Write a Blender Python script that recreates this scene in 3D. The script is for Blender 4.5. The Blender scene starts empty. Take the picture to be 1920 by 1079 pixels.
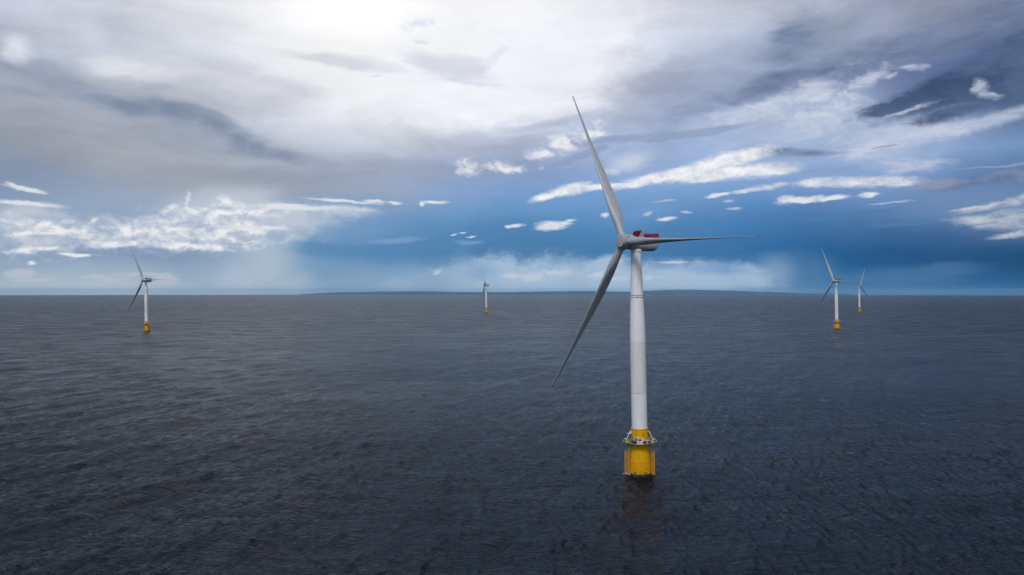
import bpy, math, random
import numpy as np
from mathutils import Matrix, Vector
R = math.radians
C = bpy.context.scene.collection
scene = bpy.context.scene
CAM_H = 76.5
EARTH = 7.3e6          # earth radius with refraction: gives the sea its real horizon
F = 1450.0             # focal length in photograph pixels, eye level at row 546

def lin(c):
    return tuple(((v / 255.) / 12.92 if v / 255. <= .04045 else ((v / 255. + .055) / 1.055) ** 2.4) for v in c)

# ------------------------------------------------------------------ materials
def node(nt, t, **kw):
    n = nt.nodes.new(t)
    for k, v in kw.items():
        setattr(n, k, v)
    return n

def paint(name, col, rough=.45, stain=None, stain_amt=.25, scale=.35, metal=0.0, streak=6.0, spec=.5):
    """painted metal: slight mottling, vertical weather streaks and uneven gloss"""
    m = bpy.data.materials.new(name); m.use_nodes = True
    nt = m.node_tree; b = nt.nodes['Principled BSDF']; L = nt.links.new
    tc = node(nt, 'ShaderNodeTexCoord')
    mp = node(nt, 'ShaderNodeMapping'); mp.inputs['Scale'].default_value = (streak, streak, 1)
    L(tc.outputs['Object'], mp.inputs['Vector'])
    n1 = node(nt, 'ShaderNodeTexNoise'); n1.inputs['Scale'].default_value = scale; n1.inputs['Detail'].default_value = 7
    n1.inputs['Roughness'].default_value = .62
    L(mp.outputs[0], n1.inputs['Vector'])
    n2 = node(nt, 'ShaderNodeTexNoise'); n2.inputs['Scale'].default_value = 1.7; n2.inputs['Detail'].default_value = 5
    L(tc.outputs['Object'], n2.inputs['Vector'])
    mr = node(nt, 'ShaderNodeMapRange'); mr.inputs['From Min'].default_value = .48; mr.inputs['From Max'].default_value = .75
    mr.inputs['To Max'].default_value = stain_amt
    L(n1.outputs['Fac'], mr.inputs['Value'])
    mx = node(nt, 'ShaderNodeMix', data_type='RGBA')
    mx.inputs['A'].default_value = (*col, 1)
    mx.inputs['B'].default_value = (*(stain or tuple(c * .6 for c in col)), 1)
    L(mr.outputs[0], mx.inputs['Factor'])
    L(mx.outputs['Result'], b.inputs['Base Color'])
    r2 = node(nt, 'ShaderNodeMapRange'); r2.inputs['To Min'].default_value = rough - .08; r2.inputs['To Max'].default_value = rough + .12
    L(n2.outputs['Fac'], r2.inputs['Value']); L(r2.outputs[0], b.inputs['Roughness'])
    b.inputs['Metallic'].default_value = metal; b.inputs['Specular IOR Level'].default_value = spec
    return m

M = {}
M['white'] = paint('tower_paint', (.70, .725, .76), .42, (.56, .56, .55), .45, .12)
M['grey'] = paint('nacelle_paint', (.30, .325, .35), .42, (.22, .23, .24), .4, .2, streak=1.5)
M['blade'] = paint('blade_paint', (.33, .355, .395), .45, (.22, .23, .26), .4, .2, streak=1)
M['yellow'] = paint('yellow_paint', (.62, .335, .0), .55, (.33, .15, .004), .5, .35, spec=.15)
M['yellow2'] = paint('yellow_tube_paint', (.58, .26, .003), .5, (.26, .11, .01), .7, .9)
M['orange'] = paint('orange_stripe_paint', (.95, .13, .008), .5, None, .2)
M['red'] = paint('red_paint', (.13, .001, .012), .7, None, .3, spec=.12)
M['redmesh'] = paint('red_rail_paint', (.25, .003, .035), .6, None, .3, spec=.2)
M['galv'] = paint('galvanised_steel', (.22, .23, .24), .5, (.2, .2, .2), .6, 1.0, .3)
M['grating'] = paint('deck_grating', (.16, .165, .17), .7, (.1, .09, .08), .6, 1.0)
M['dark'] = paint('dark_marking', (.02, .022, .03), .5)
M['maroon'] = paint('maroon_panel', (.022, .006, .012), .5)
M['navy'] = paint('navy_panel', (.008, .014, .05), .5)
M['green'] = paint('green_panel', (.004, .07, .05), .5)
M['signw'] = paint('sign_white', (.7, .7, .74), .4, None, .1)
M['signy'] = paint('sign_yellow', (.6, .48, .004), .4, None, .15)
M['pale'] = paint('pale_cabinet', (.6, .6, .56), .5, (.4, .36, .3), .4)
M['algae'] = paint('algae_growth', (.022, .024, .006), .8, (.006, .008, .003), .9, 1.3)
M['redtip'] = paint('red_marking', (.40, .01, .02), .5, None, .1)
M['stack'] = paint('chimney_concrete', (.25, .25, .25), .8)
M['lamp'] = paint('lamp_glass', (.85, .8, .62), .2, None, .05)

# the tower carries one repainted, slightly warmer band between two weld seams
def tower_bands():
    m = M['white']; nt = m.node_tree; L = nt.links.new; b = nt.nodes['Principled BSDF']
    old = b.inputs['Base Color'].links[0].from_socket
    tc = node(nt, 'ShaderNodeTexCoord'); sp = node(nt, 'ShaderNodeSeparateXYZ'); L(tc.outputs['Object'], sp.inputs[0])
    cr = node(nt, 'ShaderNodeValToRGB'); cr.color_ramp.interpolation = 'CONSTANT'
    dv = node(nt, 'ShaderNodeMath', operation='DIVIDE'); dv.inputs[1].default_value = 100; L(sp.outputs['Z'], dv.inputs[0]); L(dv.outputs[0], cr.inputs[0])
    e = cr.color_ramp.elements
    stops = [(0, .97), (.3405, .78), (.3420, .93), (.5505, .93), (.5518, 1.0), (.6030, .92), (.6037, 1.02), (.88, .93), (.8806, 1.0)]
    cols = {0: (1, 1, 1), 2: (.90, .875, .835), 3: (.90, .875, .835)}
    e[0].position = 0; e[0].color = (.98, .98, .98, 1)
    for i, (p, v) in enumerate(stops[1:], 1):
        x = e.new(p) if i > 1 else e[1]
        x.position = p
        c = (.90, .88, .85) if .342 <= p < .5518 else (v, v, v)
        x.color = (*c, 1)
    mx = node(nt, 'ShaderNodeMix', data_type='RGBA', blend_type='MULTIPLY'); mx.inputs['Factor'].default_value = 1
    L(old, mx.inputs['A']); L(cr.outputs[0], mx.inputs['B']); L(mx.outputs['Result'], b.inputs['Base Color'])
tower_bands()

# ------------------------------------------------------------------ mesh helper
class MB:
    def __init__(s): s.v = []; s.f = []
    def add(s, vs, fs, mat=None):
        o = len(s.v)
        for p in vs:
            p = Vector(p)
            s.v.append(tuple(mat @ p if mat is not None else p))
        s.f += [tuple(i + o for i in q) for q in fs]
        return s
    def box(s, c, d, mat=None, rz=0):
        x, y, z = d[0] / 2, d[1] / 2, d[2] / 2
        vs = [(sx * x, sy * y, sz * z) for sz in (-1, 1) for sx, sy in ((-1, -1), (1, -1), (1, 1), (-1, 1))]
        T = Matrix.Translation(c) @ Matrix.Rotation(rz, 4, 'Z')
        if mat is not None: T = mat @ T
        return s.add(vs, [(3, 2, 1, 0), (4, 5, 6, 7), (0, 1, 5, 4), (1, 2, 6, 5), (2, 3, 7, 6), (3, 0, 4, 7)], T)
    def lathe(s, prof, n=64, mat=None, caps=True, a0=0, a1=2 * math.pi):
        full = abs(a1 - a0 - 2 * math.pi) < 1e-6
        k = n if full else n + 1
        vs = []; fs = []
        for (r, z) in prof:
            for i in range(k):
                a = a0 + (a1 - a0) * i / n
                vs.append((r * math.cos(a), r * math.sin(a), z))
        for j in range(len(prof) - 1):
            for i in range(n):
                i2 = (i + 1) % k
                fs.append((j * k + i, j * k + i2, (j + 1) * k + i2, (j + 1) * k + i))
        if caps and full:
            fs.append(tuple(range(k - 1, -1, -1))); o = (len(prof) - 1) * k; fs.append(tuple(o + i for i in range(k)))
        return s.add(vs, fs, mat)
    def tube(s, p0, p1, r, n=10, r1=None):
        p0 = Vector(p0); p1 = Vector(p1); d = p1 - p0; L = d.length
        q = d.to_track_quat('Z', 'Y').to_matrix().to_4x4()
        return s.lathe([(r, 0), (r if r1 is None else r1, L)], n, Matrix.Translation(p0) @ q)
    def path(s, pts, r, n=10):
        for a, b in zip(pts[:-1], pts[1:]): s.tube(a, b, r, n)
        for p in pts[1:-1]:
            s.lathe([(r * math.sin(t * math.pi / 6) + 1e-4, -r * math.cos(t * math.pi / 6)) for t in range(7)], n, Matrix.Translation(p))
        return s
    def loft(s, rings, close=True):
        k = len(rings[0]); vs = [p for r in rings for p in r]; fs = []
        for j in range(len(rings) - 1):
            for i in range(k):
                fs.append((j * k + i, j * k + (i + 1) % k, (j + 1) * k + (i + 1) % k, (j + 1) * k + i))
        if close:
            fs.append(tuple(range(k - 1, -1, -1))); o = (len(rings) - 1) * k; fs.append(tuple(o + i for i in range(k)))
        return s.add(vs, fs)
    def build(s, name, mat, parent=None, smooth=None, label=None):
        me = bpy.data.meshes.new(name); me.from_pydata(s.v, [], s.f); me.update()
        me.materials.append(mat)
        if smooth is not None:
            me.polygons.foreach_set('use_smooth', [True] * len(me.polygons))
            me.set_sharp_from_angle(angle=R(smooth))
        o = bpy.data.objects.new(name, me); C.objects.link(o)
        if parent: o.parent = parent
        if label: o['label'] = label
        return o
SUN_E = 2.0; BACK_GAIN = .9; HAZE = 1.5e-5; HAZE_COL = (.34, .62, .92, 1)
# ------------------------------------------------------------------ the floating wind turbine
# local frame: origin on the tower axis at the waterline, -Y faces the camera
HUB_Z = 97.2; OVER = 6.3; TILT = R(4.4); CONE = 3.8; RAD = 76.8

def blade_meshes():
    """blade along +Z (root at the rotor centre), upwind = -Y, direction of turning = +X"""
    st = [(2.9, 3.0), (4.2, 3.0), (5.5, 3.05), (7, 3.25), (8.5, 3.65), (10, 4.2), (11.5, 4.75), (13, 5.2), (15, 5.5), (17, 5.6), (20, 5.5), (24, 5.25), (28, 4.9),
          (32, 4.5), (36, 4.0), (40, 3.5), (44, 3.0), (48, 2.5), (52, 2.1), (56, 1.78), (60, 1.5), (64, 1.3), (68, 1.12), (71, 1.0), (74, .85), (75.5, .72)]
    tip = [(75.5, .72), (76.2, .6), (76.65, .42), (76.85, .12)]
    def ring(r, c, n=36, grow=0.0):
        w = min(1, max(0, (r - 4.5) / 11.5)); w = w * w * (3 - 2 * w)
        th = np.interp(r, [0, 5, 10, 14, 20, 30, 45, 77], [1, 1, .66, .48, .36, .28, .25, .30])
        pa = np.interp(r, [0, 5, 14, 77], [.5, .5, .34, .28])
        pitch = R(np.interp(r, [0, 14, 30, 77], [106, 103, 95, 86]))
        e = Vector((math.cos(pitch), -math.sin(pitch), 0)); nn = Vector((math.sin(pitch), math.cos(pitch), 0))
        out = []
        fr = r / RAD
        flap = -r * math.tan(R(CONE - .9)) - 1.2 * fr * fr       # cone plus pre-bend, upwind
        for i in range(n):
            a = 2 * math.pi * i / n
            x = .5 - .5 * math.cos(a)
            circ = .5 * math.sin(a)
            yt = 5 * (.2969 * math.sqrt(x) - .126 * x - .3516 * x * x + .2843 * x ** 3 - .1015 * x ** 4)
            af = (yt if a < math.pi else -yt * .8)
            y = (1 - w) * circ + w * af * th
            if w < 1: y = (1 - w) * circ * 1.0 + w * af * th
            p = e * ((pa - x) * (c + grow)) + nn * (y * (c + grow))
            out.append((p.x, p.y + flap, r))
        return out
    b = MB(); b.loft([ring(r, c) for r, c in st])
    t = MB(); t.loft([ring(r, c, grow=.012) for r, c in tip])
    dots = []
    for r in (15.0, 25.5, 35.7):
        c = np.interp(r, [q[0] for q in st], [q[1] for q in st]); pitch = R(np.interp(r, [0, 14, 30, 77], [106, 103, 95, 86]))
        e = Vector((math.cos(pitch), -math.sin(pitch), 0)); nn = Vector((math.sin(pitch), math.cos(pitch), 0))
        pa = np.interp(r, [0, 5, 14, 77], [.5, .5, .34, .28]); th = np.interp(r, [0, 5, 10, 14, 20, 30, 45, 77], [1, 1, .66, .48, .36, .28, .25, .30])
        x = .74
        yt = 5 * (.2969 * math.sqrt(x) - .126 * x - .3516 * x * x + .2843 * x ** 3 - .1015 * x ** 4)
        fr = r / RAD; flap = -r * math.tan(R(CONE - .9)) - 1.2 * fr * fr
        ctr = e * ((pa - x) * c) + Vector((0, flap, r))
        d = MB(); d.tube(ctr - nn * (yt * .8 * th * c + .05), ctr + nn * (yt * th * c + .05), .34, 14)
        dots.append(d)
    return b, t, dots

def make_turbine():
    root = bpy.data.objects.new('wind_turbine', None); C.objects.link(root); root.empty_display_size = 5
    P = {}
    # ---- tower
    t = MB()
    prof = [(3.27, 19.2), (3.27, 20), (3.27, 40), (3.27, 55.2), (3.22, 58), (3.08, 65), (2.86, 70), (2.68, 74.5), (2.42, 83), (2.18, 91), (2.08, 94.4)]
    t.lathe(prof, 96)
    tower = t.build('tower', M['white'], root, 30)
    b = MB()
    for z in (73.75, 74.65):
        rr = 2.68 + (74.5 - z) * .04
        b.lathe([(rr - .02, z - .1), (rr + .035, z - .1), (rr + .035, z + .1), (rr - .02, z + .1)], 96, caps=False)
    b.box((.25, -2.72, 74.2), (.16, .06, .75))
    b.build('marking_band', M['dark'], tower, 30)
    b = MB(); b.lathe([(3.25, 33.95), (3.30, 33.97), (3.30, 34.1), (3.25, 34.12)], 96, caps=False); b.build('flange_seam', M['galv'], tower, 30)
    # ---- yellow floating foundation
    t = MB()
    t.lathe([(4.42, .55), (4.42, 3.0), (4.42, 5.3), (4.36, 5.9), (4.24, 6.8), (3.92, 10.2), (3.78, 12.2), (3.66, 13.6), (3.52, 16), (3.44, 18.7), (3.5, 18.7), (3.5, 19.2), (3.0, 19.2)], 96)
    f = t.build('floating_foundation', M['yellow'], root, 30)
    t = MB(); t.lathe([(4.44, -7), (4.45, .6), (4.3, .6)], 96); t.build('algae_band', M['algae'], f, 30)
    t = MB(); t.lathe([(4.40, 5.12), (4.445, 5.12), (4.445, 5.46), (4.36, 5.48)], 96, caps=False); t.build('warning_stripe', M['orange'], f, 30)
    for sx, ang in ((-1, -118), (1, -64)):
        a = R(ang); T = Matrix.Rotation(a, 4, 'Z') @ Matrix.Translation((4.42, 0, 1.75))
        t = MB(); t.box((.28, 0, 0), (.62, 1.15, .34), T); t.box((.2, 0, -.35), (.3, .7, .4), T); t.box((.1, 0, .2), (.24, .9, .16), T)
        t.build('mooring_lug', M['yellow2'], f)
        t = MB()
        for k in range(7):
            w = (.18, .1, .16, .2, .12, .18, .1)[k]
            aa = a + R((k - 3) * 3.6)
            t.box((4.45, 0, 2.72 - .03 * sx * (k - 3) + (.05 if k % 2 else 0)), (.03, w, .18), Matrix.Rotation(aa, 4, 'Z'))
        for k in range(14): t.box((4.448, 0, 2.66), (.02, .16, .03), Matrix.Rotation(a + R((k - 6.5) * 1.8), 4, 'Z'))
        t.build('marking_text', M['dark'], f)
    t = MB()
    for k in range(4):
        for q in range(7):
            t.box((4.435, 0, .62 + k * .42), (.02, .27, .05), Matrix.Rotation(R(-97 + q * 3.2), 4, 'Z'))
        t.box((4.435, 0, .62 + k * .42 + .16), (.02, .08, .16), Matrix.Rotation(R(-100), 4, 'Z'))
    t.box((4.436, 0, 1.35), (.02, .04, 1.7), Matrix.Rotation(R(-97), 4, 'Z'))
    t.build('draft_mark', M['dark'], f)
    for (ang, z, w) in ((-97, 9.0, .5), (-95, 7.4, .45), (-123, 10.6, .4), (-125, 9.5, .5)):
        T = Matrix.Rotation(R(ang), 4, 'Z'); rr = np.interp(z, [6.8, 10.2, 12.2], [4.24, 3.92, 3.78])
        t = MB(); t.box((rr + .06, 0, z), (.16, w, .16), T); t.box((rr + .05, 0, z - .14), (.1, w * .6, .1), T); t.build('bracket', M['yellow2'], f)
    for ang in (-113, -67):
        T = Matrix.Rotation(R(ang), 4, 'Z')
        t = MB(); t.box((3.72, 0, 17.4), (.5, .28, .5), T); t.box((3.62, 0, 16.9), (.22, .9, .18), T); t.tube(T @ Vector((3.7, 0, 17.2)), T @ Vector((3.6, .5, 16.4)), .07)
        t.build('lifting_bracket', M['yellow2'], f)
    t = MB()
    t.box((3.55, 0, 14.9), (.16, 1.0, 2.3), Matrix.Rotation(R(-150), 4, 'Z')); t.build('access_door', M['grating'], f)
    # ---- service platform
    Z = 13.6
    n = 12; rp = 6.1
    pts = [(rp * math.cos(R(-90 + 15 + 30 * i)), rp * math.sin(R(-90 + 15 + 30 * i))) for i in range(n)]
    outer = pts; inner = [(3.75 * math.cos(R(-90 + 15 + 30 * i)), 3.75 * math.sin(R(-90 + 15 + 30 * i))) for i in range(n)]
    t = MB(); vs = [(*p, Z) for p in outer] + [(*p, Z) for p in inner] + [(*p, Z - .14) for p in outer] + [(*p, Z - .14) for p in inner]
    fs = []
    for i in range(n):
        j = (i + 1) % n
        fs += [(i, j, n + j, n + i), (2 * n + j, 2 * n + i, 3 * n + i, 3 * n + j), (i, 2 * n + i, 2 * n + j, j), (n + j, 3 * n + j, 3 * n + i, n + i)]
    t.add(vs, fs)
    # wings carrying the davits, left and right
    for s in (-1, 1): t.box((s * 5.95, -1.2, Z - .06), (1.3, 3.0, .14))
    pl = t.build('service_platform', M['grating'], root)
    t = MB()
    for i in range(n):
        j = (i + 1) % n; a = Vector((*outer[i], Z - .2)); b = Vector((*outer[j], Z - .2))
        d = (b - a); mid = (a + b) / 2; ang = math.atan2(d.y, d.x)
        t.box(mid + Vector((0, 0, -.02)), (d.length, .14, .42), None, ang)
        m = Vector((a.x, a.y, 0)); t.tube((a.x * .98, a.y * .98, Z - .35), (a.x * .63, a.y * .63, Z - 1.9), .09, 8)
        t.tube((a.x, a.y, Z - .3), (a.x * .62, a.y * .62, Z - .3), .1, 8)
    t.build('support_frame', M['galv'], pl)
    t = MB(); t.box((0, -5.985, Z - .23), (2.9, .1, .4)); t.build('yellow_kick_plate', M['yellow'], pl)
    t = MB()
    for i in range(n):
        j = (i + 1) % n; a = Vector((*outer[i], Z)); b = Vector((*outer[j], Z))
        for hgt in (.4, .78, 1.15): t.tube(a + Vector((0, 0, hgt)), b + Vector((0, 0, hgt)), .035, 6)
        for q in (0, .33, .66):
            p = a.lerp(b, q); t.tube(p, p + Vector((0, 0, 1.17)), .035, 6)
    t.build('railing', M['galv'], pl)
    t = MB()
    def on_rail(deg, w, h, zc, d=.06, off=.08):
        rr = rp * math.cos(R(15)) if True else rp
        a = R(deg); seg = round((deg + 90) / 30) * 30 - 90
        rr = rp * math.cos(R(15)) / math.cos(a - R(seg)) + off
        return (Vector((rr * math.cos(a), rr * math.sin(a), zc)), (w, d, h), R(seg + 90))
    # white identification sign with dark lettering
    p, d, rz = on_rail(-90, 2.15, 1.15, Z + .5)
    t = MB(); t.box(p, d, None, rz); sg = t.build('name_sign', M['signw'], pl)
    cu = bpy.data.curves.new('lettering', 'FONT'); cu.body = 'HS-4'; cu.size = .78; cu.align_x = 'CENTER'; cu.align_y = 'CENTER'; cu.extrude = .004; cu.offset = .02
    tmp = bpy.data.objects.new('tmp', cu); C.objects.link(tmp)
    bpy.context.view_layer.update()
    me = bpy.data.meshes.new_from_object(tmp); bpy.data.objects.remove(tmp)
    me.name = 'lettering'; me.materials.clear(); me.materials.append(M['navy'])
    me.transform(Matrix.Translation((0, p.y - .042, Z + .47)) @ Matrix.Rotation(R(90), 4, 'X') @ Matrix.Scale(1.05, 4, (1, 0, 0)))
    lo = bpy.data.objects.new('lettering', me); C.objects.link(lo); lo.parent = sg
    for deg, w, h, mt, nm in ((-108.5, 1.15, .85, 'maroon', 'rail_panel'), (-71.5, 1.15, .85, 'maroon', 'rail_panel'), (-121, .85, .85, 'green', 'rail_panel'), (-52, .8, .8, 'maroon', 'rail_panel')):
        p, d, rz = on_rail(deg, w, h, Z + .55); t = MB(); t.box(p, d, None, rz)
        t.build(nm, M[mt], pl, label='dark green panel on railing' if mt == 'green' else 'dark maroon panel on railing')
    for s in (-1, 1):
        t = MB(); t.box((s * 5.2, -4.0, Z + .62), (1.15, .07, 1.3), None, 0); ws = t.build('warning_sign', M['signy'], pl)
        t = MB()
        for i, (dx, dz, w, h) in enumerate(((-.25, .3, .22, .26), (.02, .3, .2, .26), (.28, .3, .18, .26), (-.1, -.18, .14, .3), (.12, -.18, .14, .3))):
            t.box((s * 5.2 + dx, -4.045, Z + .62 + dz), (w, .03, h))
        t.box((s * 5.2, -4.045, Z + .62), (.05, .02, .62)); t.box((s * 5.2, -4.045, Z + .78), (.74, .02, .04))
        t.build('marking', M['algae'], ws)
        t = MB(); t.tube((s * 5.2, -3.93, Z - .1), (s * 5.2, -3.93, Z + 1.2), .05); t.tube((s * 4.5, -3.93, Z + 1.1), (s * 6.5, -2.7, Z + 1.1), .035); t.tube((s * 4.5, -3.93, Z + .6), (s * 6.5, -2.7, Z + .6), .035)
        t.tube((s * 6.5, -2.7, Z), (s * 6.5, -2.7, Z + 1.15), .035); t.tube((s * 6.5, -2.7, Z + 1.1), (s * 6.5, .3, Z + 1.1), .035); t.tube((s * 6.5, .3, Z), (s * 6.5, .3, Z + 1.15), .035)
        t.tube((s * 6.5, -2.7, Z + .6), (s * 6.5, .3, Z + .6), .035)
        t.build('side_railing', M['galv'], pl)
        t = MB(); t.lathe([(.2, -.42), (.24, -.3), (.24, .3), (.2, .42)], 16, Matrix.Translation((s * 6.82, -2.2, Z + .45))); t.box((s * 6.65, -2.2, Z + .45), (.3, .12, .12))
        t.build('orange_float', M['yellow2'], pl)
    # davit cranes: white bent arms from the tower out over the wings
    for s in (-1, 1):
        t = MB()
        t.path([(s * 3.3, -.8, 18.2), (s * 4.15, -1.2, 17.6), (s * 4.5, -1.5, 16.6), (s * 5.35, -2.2, 14.9), (s * 5.3, -2.2, Z)], .13, 12)
        t.box((s * 5.75, -2.2, 14.9), (1.1, .5, .26)); t.box((s * 5.35, -2.2, Z + .45), (.4, .4, .9))
        t.tube((s * 3.4, -.8, 17.9), (s * 4.2, -1.25, 17.3), .07)
        dv = t.build('davit_crane', M['pale'], root, 40)
        t = MB(); t.tube((s * 6.15, -2.2, 14.8), (s * 6.15, -2.2, 14.25), .03, 6); t.box((s * 6.15, -2.2, 14.15), (.16, .14, .26)); t.build('hook', M['dark'], dv)
    t = MB(); t.box((-4.35, -1.35, 17.0), (1.7, .5, .22)); t.box((-3.7, -1.3, 17.35), (.75, .6, .5)); t.build('winch', M['pale'], root)
    # caged ladder up to the tower door
    t = MB()
    for dx in (-.28, .28): t.tube((-4.35 + dx, -.6, Z), (-4.35 + dx, -.6, 17.1), .05, 6)
    for k in range(12): t.tube((-4.63, -.6, Z + .3 * k + .1), (-4.07, -.6, Z + .3 * k + .1), .03, 6)
    cage = []
    for k in range(5):
        z = 14.3 + k * .62
        ring = [(-4.35 + .5 * math.cos(a), -.6 - .45 * math.sin(a) - .25, z) for a in [R(x) for x in range(-20, 201, 20)]]
        for a, b in zip(ring[:-1], ring[1:]): t.tube(a, b, .045, 5)
    t.box((-4.15, -.15, 15.3), (.9, .1, 3.2))
    t.build('caged_ladder', M['galv'], root)
    # lamp post
    t = MB(); t.tube((-.95, -5.4, Z), (-.95, -5.4, 15.75), .06, 8); t.tube((-.95, -5.4, Z), (-.95, -5.4, Z + .3), .14, 8)
    lp = t.build('lamp_post', M['dark'], root, 40)
    t = MB(); t.lathe([(.08, 0), (.24, .06), (.3, .22), (.27, .4), (.14, .52), (.03, .55)], 18, Matrix.Translation((-.95, -5.4, 15.7))); t.build('lamp', M['lamp'], lp, 50)
    # deck equipment
    def cab(x, y, w, d, h, mat, extra=None, rz=0):
        T = Matrix.Translation((x, y, Z)) @ Matrix.Rotation(rz, 4, 'Z')
        t = MB(); t.box((0, 0, .08), (w * .9, d * .9, .16), T); t.box((0, 0, .16 + (h - .26) / 2), (w, d, h - .26), T); t.box((0, 0, h - .05), (w + .08, d + .08, .1), T)
        o = t.build('equipment_cabinet', M[mat], root)
        t = MB(); t.box((w * .24, -d / 2 - .03, h * .5), (.06, .06, .25), T); t.build('door_handle', M['dark'], o)
        t = MB(); t.box((-w * .2, -d / 2 - .015, h * .62), (w * .4, .03, .12), T); t.build('nameplate', M['dark'], o)
        return o
    cab(1.15, -5.1, 1.25, .8, 1.95, 'pale', rz=R(-12)); cab(-1.75, -4.9, .85, .6, 2.25, 'galv'); cab(-.45, -4.9, .8, .6, 2.15, 'pale', rz=R(20))
    cab(.05, -5.35, .85, .6, 1.7, 'navy'); cab(3.0, -4.6, .95, .7, 1.4, 'pale', rz=R(25)); cab(-2.9, -4.4, .8, .6, 1.1, 'navy')
    t = MB()
    t.lathe([(.42, 0), (.45, .1), (.45, 1.7), (.5, 1.75), (.5, 1.95), (.2, 2.1)], 20, Matrix.Translation((4.05, -2.6, Z)))
    t.build('storage_tank', M['galv'], root, 40)
    t = MB(); t.lathe([(.3, 0), (.32, 1.0), (.1, 1.15)], 16, Matrix.Translation((3.6, -3.9, Z))); t.build('storage_tank', M['pale'], root, 40, label='small pale tank beside the grey one')
    # boat landings: fender tubes with rungs
    for s, xi, xo, zi, zo in ((-1, 4.95, 6.25, 11.8, 9.4), (1, 4.75, 5.75, 10.4, 9.5)):
        y = -1.0
        t = MB()
        t.tube((s * xo, y, -4), (s * xo, y, zo), .25, 14); t.tube((s * xi, y, -4), (s * xi, y, zi), .22 if s < 0 else .2, 14)
        t.lathe([(.25, 0), (.18, .14), (.04, .2)], 14, Matrix.Translation((s * xo, y, zo))); t.lathe([(.22, 0), (.15, .12), (.04, .18)], 14, Matrix.Translation((s * xi, y, zi)))
        for z in (.9, 4.0, 7.4, 9.0): t.tube((s * 4.2, y + .5, z), (s * xi, y, z), .14, 10)
        fn = t.build('boat_landing', M['yellow2'], root, 40)
        t = MB()
        m = (xi + xo) / 2
        for dx in (-.24, .24): t.tube((s * m + dx, y, -3), (s * m + dx, y, min(zi, zo) + (1.0 if s < 0 else .9)), .06, 8)
        for k in range(34): 
            z = -.6 + .32 * k
            if z < min(zi, zo) + .6: t.tube((s * m - .24, y, z), (s * m + .24, y, z), .035, 6)
        t.build('ladder', M['yellow2'], fn)
        for z in (2.6, 4.2, 7.0, 8.2): 
            t = MB(); t.box((s * m, y, z), (xo - xi, .16, .3)); t.build('cross_plate', M['yellow2'], fn)
    t = MB(); t.path([(-4.45, -2.2, -4), (-4.55, -2.2, 5.5), (-4.3, -2.2, 11.0), (-4.2, -2.2, 13.3)], .17, 12); t.build('cable_tube', M['yellow2'], root, 40)
    t = MB(); t.path([(3.8, -2.5, 13.3), (4.05, -2.5, 11.4), (4.35, -2.3, 9.3), (4.45, -2.2, 7.6)], .11, 10); t.build('cable_tube', M['galv'], root, 40, label='thin grey tube running down from the platform')

    # ---- nacelle (yawed frame: upwind = -Y)
    def sec(y, zt, zb, rx, ex, n=48):
        cz = (zt + zb) / 2; rz = (zt - zb) / 2; out = []
        for i in range(n):
            a = 2 * math.pi * i / n; ca, sa = math.cos(a), math.sin(a)
            out.append((rx * math.copysign(abs(ca) ** (2 / ex), ca), y, cz + rz * math.copysign(abs(sa) ** (2 / ex), sa)))
        return out[::-1]
    t = MB()
    H = HUB_Z
    t.loft([sec(-4.75, H + 2.75, H - 3.0, 2.88, 2), sec(-4.6, H + 3.0, H - 3.2, 3.1, 2), sec(-4.45, H + 3.05, H - 3.25, 3.15, 2), sec(-2.4, H + 2.9, H - 3.4, 3.15, 2), sec(-2.2, H + 2.8, H - 3.45, 3.1, 2.05), sec(-.9, H + 2.35, H - 3.7, 2.95, 2.2),
            sec(0, H + 1.95, H - 3.82, 2.82, 2.45), sec(1.5, H + 1.7, H - 3.9, 2.8, 2.6), sec(8.6, H + 1.7, H - 3.95, 2.8, 2.6), sec(9.2, H + 1.7, H - 3.85, 2.79, 2.6), sec(9.65, H + 1.68, H - 3.55, 2.75, 2.6), sec(9.9, H + 1.66, H - 3.1, 2.7, 2.6), sec(10.02, H + 1.6, H - 2.5, 2.6, 2.6)])
    nac = t.build('nacelle', M['grey'], root, 35); P['nacelle'] = nac
    t = MB(); t.lathe([(2.2, H - 4.35), (2.35, H - 4.3), (2.35, H - 3.3)], 48); t.lathe([(2.12, H - 2.85 - 1.3), (2.12, H - 2.5)], 32); t.build('yaw_collar', M['white'], nac, 40)
    t = MB()
    for y in (1.7, 4.4, 7.1): t.loft([[(x * 1.003, y + dy, (z - H + 1.12) * 1.003 + H - 1.12) for (x, _, z) in sec(0, H + 1.7, H - 3.95, 2.8, 2.6)] for dy in (-.03, .03)], close=False)
    t.build('panel_seam', M['galv'], nac, 30)
    # cooler: sloping red panel on a grey wedge
    w = 2.72
    t = MB()
    A = [(-.45, H + 1.9), (1.25, H + 4.7), (1.6, H + 4.7), (2.3, H + 1.6)]
    for s in (-1, 1):
        v = [(s * w, y, z) for y, z in A] + [(s * (w - .12), y, z) for y, z in A]
        t.add(v, [(0, 1, 2, 3), (7, 6, 5, 4), (0, 4, 5, 1), (1, 5, 6, 2), (2, 6, 7, 3), (3, 7, 4, 0)])
    t.box((0, 1.42, H + 4.66), (2 * w, .34, .1)); 
    for x in (-w + .2, w - .2): t.tube((x, 1.5, H + 4.6), (x, 2.25, H + 1.7), .08)
    cf = t.build('cooler_frame', M['grey'], nac)
    t = MB(); v = []
    for dy in (0, .14):
        v += [(-w + .14, -.42 - .02 + dy, H + 1.95), (w - .14, -.42 - .02 + dy, H + 1.95), (w - .14, 1.2 + dy, H + 4.62), (-w + .14, 1.2 + dy, H + 4.62)]
    t.add(v, [(0, 1, 2, 3), (7, 6, 5, 4), (0, 4, 5, 1), (1, 5, 6, 2), (2, 6, 7, 3), (3, 7, 4, 0)])
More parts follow.
